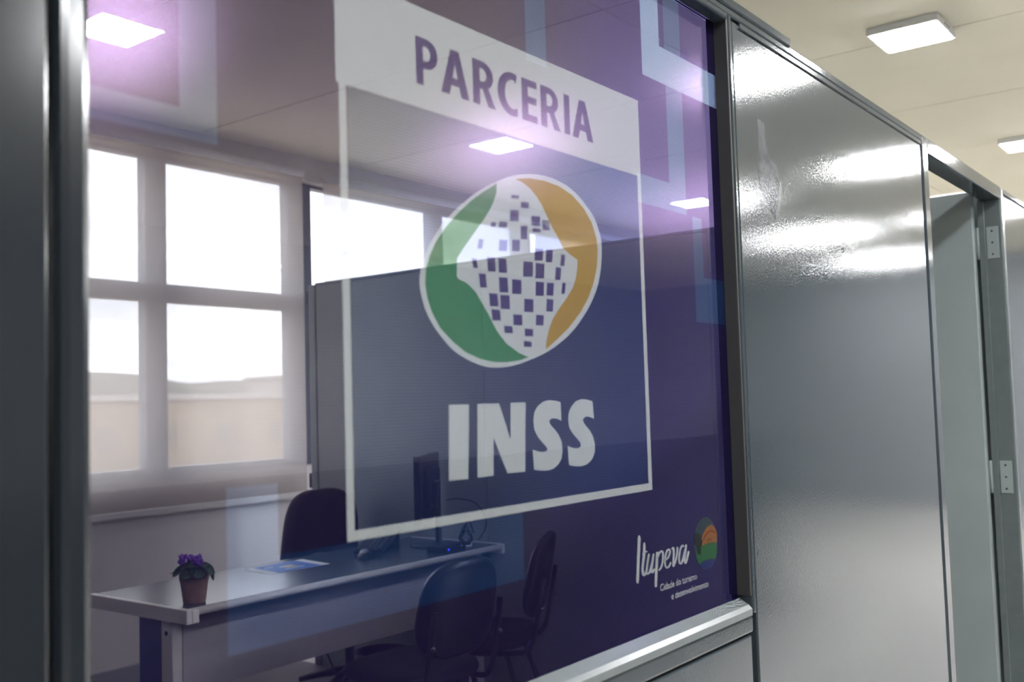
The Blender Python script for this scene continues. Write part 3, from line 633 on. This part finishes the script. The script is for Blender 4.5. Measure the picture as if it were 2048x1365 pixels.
# ---- potted violet
px_, py_ = 2.140, 3.050
pv = tag(empty('potted_violet', (px_, py_, DZ)), 'small purple violet in a terracotta pot on the desk corner', 'plant')
pot = lathe('pot', M['terracotta'], [(0.036, 0), (0.038, 0.004), (0.047, 0.075), (0.049, 0.078), (0.050, 0.098), (0.046, 0.098), (0.045, 0.085)], parent=pv)
lathe('soil', M['soil'], [(0.0445, 0.080), (0.0445, 0.086), (0.01, 0.090)], parent=pv)
rl = random.Random(3)
def leaf_mesh(parent, ang, rad, z, size, tilt):
    """round cupped violet leaf on its own stalk"""
    bm = bmesh.new(); n = 12; rings = []
    for q in (0.35, 0.7, 1.0):
        rings.append([bm.verts.new((size * q * math.cos(2 * math.pi * k / n) * 1.15, size * q * math.sin(2 * math.pi * k / n), 0.22 * size * q * q + 0.0015 * math.sin(5 * k))) for k in range(n)])
    c = bm.verts.new((0, 0, 0))
    for k in range(n): bm.faces.new((c, rings[0][k], rings[0][(k + 1) % n]))
    for A, B in zip(rings, rings[1:]):
        for k in range(n): bm.faces.new((A[k], A[(k + 1) % n], B[(k + 1) % n], B[k]))
    bmesh.ops.solidify(bm, geom=bm.faces[:], thickness=0.0016)
    mt = T3((rad * math.cos(ang), rad * math.sin(ang), z)) @ Matrix.Rotation(ang, 4, 'Z') @ Matrix.Rotation(tilt, 4, 'Y')
    bmesh.ops.transform(bm, matrix=mt, verts=bm.verts[:])
    tube_bm(bm, [(0.3 * rad * math.cos(ang), 0.3 * rad * math.sin(ang), 0.084), (rad * math.cos(ang), rad * math.sin(ang), z - 0.001)], 0.0018, 6)
    return fin('leaf', bm, M['leaf'], parent, True)
T3 = Matrix.Translation
for k in range(9):
    leaf_mesh(pv, k * 2 * math.pi / 9 + 0.2, 0.048 + 0.008 * rl.random(), 0.103 + 0.012 * rl.random(), 0.023 + 0.004 * rl.random(), 0.35 + 0.55 * rl.random())
for k in range(7):
    leaf_mesh(pv, k * 2 * math.pi / 7 + 0.5, 0.030 + 0.006 * rl.random(), 0.117 + 0.010 * rl.random(), 0.020 + 0.003 * rl.random(), 0.1 + 0.5 * rl.random())
leaf_mesh(pv, -0.35, 0.058, 0.088, 0.020, 1.35)
for k in range(18):
    a = k * 2.1 + 0.4; r = 0.008 + 0.034 * rl.random()
    c = Vector((r * math.cos(a), r * math.sin(a), 0.130 + 0.026 * rl.random()))
    bm = bmesh.new(); tube_bm(bm, [(c.x * 0.5, c.y * 0.5, 0.09), (c.x, c.y, c.z)], 0.0012, 6)
    st = fin('flower_stem', bm, M['leaf'], pv, True)
    bm = bmesh.new()
    for q in range(5):
        b_ = q * 2 * math.pi / 5; g = bmesh.ops.create_uvsphere(bm, u_segments=8, v_segments=5, radius=1.0)
        for v in g['verts']: v.co = Vector((v.co.x * 0.0080, v.co.y * 0.0080, v.co.z * 0.0035)) + Vector((0.0075 * math.cos(b_), 0.0075 * math.sin(b_), 0.001))
    bmesh.ops.rotate(bm, verts=bm.verts[:], cent=(0, 0, 0), matrix=Matrix.Rotation(0.9, 3, Vector((rl.random() - 0.2, -1 + rl.random(), 0)).normalized()))
    bmesh.ops.translate(bm, verts=bm.verts[:], vec=c)
    fl_ = fin('flower', bm, M['petal'], pv, True)

# ---- flyer
c4 = [on_z(x, y, DZ) for x, y in ((489, 1141), (540, 1150), (660, 1128.5), (604, 1119.5))]
fy = tag(empty('flyer', (sum(c.x for c in c4) / 4, sum(c.y for c in c4) / 4, DZ)), 'blue and white printed flyer lying on the desk', 'paper')
fy_i = Matrix.Translation(-Vector(fy.location))
def quad(u0, u1, v0, v1, z):
    def P(u, v):
        p = (c4[0] * (1 - u) + c4[3] * u) * (1 - v) + (c4[1] * (1 - u) + c4[2] * u) * v
        return (p.x, p.y, DZ + z)
    return [P(u0, v0), P(u1, v0), P(u1, v1), P(u0, v1)]
def sheet(name, m, u0, u1, v0, v1, z0, z1):
    bm = bmesh.new(); a = [bm.verts.new(p) for p in quad(u0, u1, v0, v1, z0)]; b = [bm.verts.new(p) for p in quad(u0, u1, v0, v1, z1)]
    bm.faces.new(a); bm.faces.new(b)
    for k in range(4): bm.faces.new((a[k], a[(k + 1) % 4], b[(k + 1) % 4], b[k]))
    o = fin(name, bm, m, fy); o.matrix_parent_inverse = fy_i
sheet('sheet', M['paper'], 0, 1, 0, 1, 0.0004, 0.0012)
sheet('blue_print', M['paper_blue'], 0.14, 0.86, 0, 1, 0.0013, 0.0016)
for k, (u0, u1, v0, v1, mm) in enumerate([(0.40, 0.60, 0.40, 0.52, 'paper'), (0.43, 0.62, 0.53, 0.66, 'paper_gold'), (0.36, 0.68, 0.72, 0.77, 'paper'), (0.22, 0.36, 0.25, 0.30, 'paper')]):
    sheet('printed_mark', M[mm], u0, u1, v0, v1, 0.0017, 0.0019)

# ---- office chair behind the desk
def slab(name, m, w, h, d, parent, mtx, px=3.0, top_narrow=0.0, curve=0.0, n=40, bulge=0.5):
    """upholstered pad: superellipse outline w x h, thickness d, local XZ plane"""
    bm = bmesh.new(); rings = []
    for (s, yy) in ((0.90, -d / 2), (0.97, -d / 2 * 0.75), (1.0, -d * 0.1), (1.0, d * 0.1), (0.97, d / 2 * 0.75), (0.90, d / 2)):
        ring = []
        for k in range(n):
            a = 2 * math.pi * k / n; ca, sa = math.cos(a), math.sin(a)
            x = math.copysign(abs(ca) ** (2 / px), ca) * w / 2 * s; z = math.copysign(abs(sa) ** (2 / px), sa) * h / 2 * s
            x *= 1 - top_narrow * (z / h + 0.5)
            ring.append(bm.verts.new((x, yy + curve * (2 * x / w) ** 2, z)))
        rings.append(ring)
    for A, B in zip(rings, rings[1:]):
        for k in range(n): bm.faces.new((A[k], A[(k + 1) % n], B[(k + 1) % n], B[k]))
    for ring, yy in ((rings[0], -d / 2), (rings[-1], d / 2)):
        prev = ring
        for q in (0.66, 0.33):
            nr = []
            for v in ring:
                c = Vector((v.co.x * q, 0, v.co.z * q)); sgn = math.copysign(1, yy)
                nr.append(bm.verts.new((c.x, yy + sgn * d * 0.12 * (1 - q) + curve * (2 * c.x / w) ** 2, c.z)))
            for k in range(n): bm.faces.new((prev[k], prev[(k + 1) % n], nr[(k + 1) % n], nr[k]))
            prev = nr
        cv = bm.verts.new((0, yy + math.copysign(d * 0.14, yy), 0))
        for k in range(n): bm.faces.new((prev[k], prev[(k + 1) % n], cv))
    bmesh.ops.transform(bm, matrix=mtx, verts=bm.verts[:])
    return fin(name, bm, m, parent, True)
T3, RX = Matrix.Translation, lambda a: Matrix.Rotation(a, 4, 'X')
def office_chair(loc, rz):
    c = tag(empty('office_chair', loc, rz), 'tall dark fabric swivel chair tucked behind the desk', 'chair')
    slab('seat', M['fabric'], 0.48, 0.46, 0.08, c, T3((0, -0.02, 0.46)) @ RX(math.pi / 2), px=4)
    slab('backrest', M['fabric'], 0.52, 0.50, 0.075, c, T3((0, -0.215, 0.745)) @ RX(-0.10), px=3.4, top_narrow=0.16, curve=0.03)
    tube('back_stem', M['blackp'], smooth_pts([(0, 0.0, 0.40), (0, -0.20, 0.40), (0, -0.285, 0.46), (0, -0.28, 0.66)], 5), 0.018, c)
    tube('gas_column', M['blackp'], [(0, 0, 0.10), (0, 0, 0.42)], 0.024, c)
    for s in (-1, 1):
        tube('armrest', M['blackp'], smooth_pts([(s * 0.19, 0.04, 0.44), (s * 0.235, 0.04, 0.47), (s * 0.24, 0.00, 0.66), (s * 0.24, 0.06, 0.705), (s * 0.24, 0.16, 0.69), (s * 0.24, 0.15, 0.58), (s * 0.235, 0.08, 0.49)], 6), 0.016, c)
    for k in range(5):
        a = k * 2 * math.pi / 5 + 0.3; e = Vector((0.25 * math.cos(a), 0.25 * math.sin(a), 0.075))
        lg = tube('base_arm', M['blackp'], [(0, 0, 0.12), (e.x * 0.6, e.y * 0.6, 0.10), e], [0.024, 0.02, 0.014], c)
        tube('caster', M['blackp'], [(e.x - 0.02 * math.sin(a), e.y + 0.02 * math.cos(a), 0.030), (e.x + 0.02 * math.sin(a), e.y - 0.02 * math.cos(a), 0.030)], 0.0295, lg, n=14)
    return c
office_chair((3.505, 3.735, 0), math.radians(180))

# ---- visitor chairs
def visitor_chair(loc, rz, label):
    c = tag(empty('visitor_chair', loc, rz), label, 'chair', 'visitor chairs in front of the desk')
    slab('seat', M['fabric'], 0.42, 0.42, 0.055, c, T3((0, 0.03, 0.445)) @ RX(math.pi / 2), px=3.6)
    bk = slab('backrest', M['shell'], 0.40, 0.35, 0.045, c, T3((0, -0.235, 0.690)) @ RX(0.20), px=3.0, top_narrow=0.10, curve=0.035)
    for s in (-1, 1):
        tube('back_support', M['black_steel'], smooth_pts([(s * 0.17, 0.12, 0.405), (s * 0.17, -0.13, 0.405), (s * 0.17, -0.20, 0.435), (s * 0.17, -0.235, 0.56), (s * 0.165, -0.262, 0.70)], 6), 0.011, c)
        tube('leg', M['black_steel'], [(s * 0.18, 0.16, 0.41), (s * 0.215, 0.22, 0.0)], 0.011, c)
        tube('leg', M['black_steel'], [(s * 0.18, -0.10, 0.41), (s * 0.215, -0.23, 0.0)], 0.011, c)
        b_ = tube('knob', M['chrome'], [(s * 0.17, -0.247, 0.58), (s * 0.17, -0.258, 0.58)], 0.010, bk, n=10)
    tube('cross_bar', M['black_steel'], [(-0.19, -0.05, 0.408), (0.19, -0.05, 0.408)], 0.010, c)
    tube('cross_bar', M['black_steel'], [(-0.19, 0.12, 0.408), (0.19, 0.12, 0.408)], 0.010, c)
visitor_chair((2.75, 2.575, 0), math.radians(-3), 'nearer dark visitor chair with its back to the glass')
visitor_chair((3.325, 2.70, 0), math.radians(27), 'dark visitor chair turned aside near the cross partition')

# ---- things on the desk
mo = tag(empty('monitor', (3.575, 3.26, DZ + 0.0005), math.radians(30.6)), 'black flat monitor seen almost edge-on on the desk', 'monitor')
scr = box('bezel', M['blackp'], -0.225, 0.225, -0.016, 0.016, 0.115, 0.425, bev=0.004, parent=mo)
box('screen', M['screen'], -0.215, 0.215, 0.0162, 0.0172, 0.13, 0.415, parent=mo)
box('back_housing', M['blackp'], -0.13, 0.13, -0.040, -0.0165, 0.18, 0.36, bev=0.010, parent=mo)
box('stand', M['blackp'], -0.035, 0.035, -0.058, -0.0405, 0.012, 0.30, bev=0.004, parent=mo)
lathe('base', M['blackp'], [(0.115, 0), (0.115, 0.006), (0.10, 0.011), (0.02, 0.0118)], parent=mo, loc=(0, -0.03, 0))
mp = tag(empty('mini_computer', (3.47, 3.055, DZ), math.radians(6)), 'small black box with blue light in front of the monitor', 'computer')
bdy = box('case', M['blackp'], -0.085, 0.085, -0.05, 0.05, 0.0, 0.034, bev=0.006, parent=mp)
tube('power_light', M['led'], [(-0.055, -0.0498, 0.015), (-0.055, -0.0520, 0.015)], 0.0035, mp, n=10)
tube('port', M['silver'], [(0.045, -0.0498, 0.020), (0.045, -0.0520, 0.020)], 0.004, mp, n=10)
ms = tag(empty('mouse', (3.135, 3.235, DZ), math.radians(35)), 'dark computer mouse with silver top beside the keyboard', 'mouse')
bm = bmesh.new(); bmesh.ops.create_uvsphere(bm, u_segments=20, v_segments=12, radius=1.0)
for v in bm.verts: v.co = Vector((v.co.x * 0.055, v.co.y * 0.031, max(-0.2, v.co.z) * 0.030 + 0.0061))
fin('shell', bm, M['blackp'], ms, True)
bm = bmesh.new(); bmesh.ops.create_uvsphere(bm, u_segments=20, v_segments=12, radius=1.0)
for v in bm.verts: v.co = Vector((v.co.x * 0.045 - 0.006, v.co.y * 0.018, v.co.z * 0.012 + 0.0285))
fin('top_cover', bm, M['silver'], ms, True)
kb = tag(empty('keyboard', (3.37, 3.38, DZ + 0.0005), math.radians(30)), 'black keyboard propped at a slant beside the monitor', 'keyboard')
kroot = box('tray', M['blackp'], -0.20, 0.20, -0.065, 0.065, 0.0, 0.018, bev=0.004, parent=kb)
KR = T3((0, 0, 0.006)) @ Matrix.Rotation(math.radians(-9), 4, 'Y')
kroot.matrix_local = T3((0, 0, 0.036)) @ Matrix.Rotation(math.radians(-9), 4, 'Y')
km = None
for r in range(5):
    for q in range(14):
        if km is None:
            k0 = box('key', M['blackp'], -0.0115, 0.0115, -0.0095, 0.0095, 0.0182, 0.0245, bev=0.0015, parent=kroot, seg=1); km = k0.data
        else:
            k0 = bpy.data.objects.new('key', km); COL.objects.link(k0); k0.parent = kroot
        k0.location = (-0.182 + q * 0.028, -0.048 + r * 0.024, 0)
box('prop_foot', M['blackp'], 0.17, 0.19, -0.05, 0.05, 0.0, 0.055, bev=0.003, parent=kb)
box('prop_foot', M['blackp'], -0.196, -0.185, -0.05, 0.05, 0.0, 0.006, bev=0.001, parent=kb)
# cables
def coil(name, c, r, n, label):
    rr = random.Random(5); pts = []
    for k in range(n * 14):
        a = 2 * math.pi * k / 14; q = r * (0.8 + 0.25 * math.sin(k * 0.37) + 0.1 * rr.random())
        pts.append(Vector((c[0] + q * math.cos(a) * 0.85, c[1] + 0.012 * math.sin(k * 0.9) + 0.03 * k / (n * 14), c[2] + 0.9 * q + 0.004 + 0.9 * q * math.sin(a))))
    o = tube(name, M['blackp'], [p for p in pts], 0.0032, n=6); tag(o, label, 'cable'); return o
coil('cable_bundle', (3.700, 3.115, DZ + 0.001), 0.050, 4, 'tangled bundle of black cables behind the monitor stand')
vc = [on_x(x, y, 3.63) for x, y in ((892, 1001), (915, 998), (945, 1005), (962, 1024), (968, 1042), (964, 1062), (950, 1082))]
o = tube('monitor_cable', M['blackp'], smooth_pts([(p.x + 0.004 * k, p.y, max(p.z, DZ + 0.006)) for k, p in enumerate(vc)], 6), 0.003, n=6); tag(o, 'thin black cable arching out of the monitor back', 'cable')
o = tube('desk_cable', M['white_pl'], smooth_pts([(3.60, 3.06, DZ + 0.004), (3.625, 3.045, DZ + 0.004), (3.65, 3.06, DZ + 0.004), (3.70, 3.10, DZ + 0.004)], 5), 0.003, n=6); tag(o, 'pale short cable lying at the back of the desk', 'cable')
# under the desk
wbk = tag(empty('waste_bin', (3.30, 3.30, 0)), 'dark round waste bin on the floor before the desk', 'bin')
lathe('bucket', M['blackp'], [(0.095, 0.0), (0.10, 0.003), (0.125, 0.30), (0.119, 0.30), (0.096, 0.01)], parent=wbk)
bm = bmesh.new(); tube_bm(bm, [(0.124 * math.cos(2 * math.pi * k / 28), 0.124 * math.sin(2 * math.pi * k / 28), 0.302) for k in range(28)], 0.006, 8, True)
fin('rim', bm, M['blackp'], wbk, True)
o = tube('floor_cable', M['blackp'], smooth_pts([(2.80, 3.12, 0.43), (2.92, 3.14, 0.22), (3.05, 3.18, 0.03), (3.2, 3.24, 0.006), (3.4, 3.5, 0.006)], 8), 0.004, n=6); tag(o, 'black cable hanging from under the desk to the floor', 'cable')

# ================================================================== OUTSIDE
gr = tag(box('ground', M['ground'], -60, 400, 5.4, 700, -3.2, -3.0), 'pale ground outside the windows', kind='structure')
def ridge(name, y, x0, x1, base, amp, seed, m, label, depth=60):
    r = random.Random(seed); ph = [r.random() * 6 for _ in range(6)]; bm = bmesh.new(); n = 90
    rows = []
    for dy, k in ((0, 0.0), (depth * 0.35, 0.75), (depth * 0.6, 1.0), (depth, 0.2)):
        row = []
        for i in range(n + 1):
            x = x0 + (x1 - x0) * i / n; u = i / n * 14
            h = base + amp * (0.5 * math.sin(u * 0.5 + ph[0]) + 0.3 * math.sin(u * 1.3 + ph[1]) + 0.16 * math.sin(u * 3.1 + ph[2]) + 0.08 * math.sin(u * 7 + ph[3]) + 0.05 * r.random())
            row.append(bm.verts.new((x, y + dy, -3 + (h + 3) * k)))
        rows.append(row)
    for A, B in zip(rows, rows[1:]):
        for i in range(n): bm.faces.new((A[i], A[i + 1], B[i + 1], B[i]))
    # close the back and the underside
    bot_a = [bm.verts.new((v.co.x, rows[0][0].co.y, -3.0)) for v in (rows[0][0], rows[0][-1])]
    o = fin(name, bm, m, None, True); tag(o, label, kind='structure'); return o
ridge('hill', 230, -40, 420, 14.0, 5.0, 4, M['hill'], 'hazy wooded ridge on the skyline beyond the blinds')
def building(x, y, w, d, h, m, label, nwin):
    b = tag(empty('building', (x, y, -3.0)), label, 'building')
    box('wall', m, -w / 2, w / 2, -d / 2, d / 2, 0, h, parent=b)
    boxes('roof', M['roof'], [(-w / 2 - 0.3, w / 2 + 0.3, -d / 2 - 0.3, d / 2 + 0.3, h, h + 0.35)], parent=b)
    for k in range(nwin):
        xx = -w / 2 + w * (k + 0.5) / nwin
        box('window', M['dark_glass'], xx - 0.6, xx + 0.6, -d / 2 - 0.06, -d / 2 + 0.02, h * 0.45, h * 0.45 + 1.2, parent=b)
building(44, 62, 26, 12, 5.2, M['ochre'], 'ochre low building beyond the left blind', 6)
building(78, 80, 22, 12, 7.5, M['roof'], 'pale block beyond the second blind', 5)
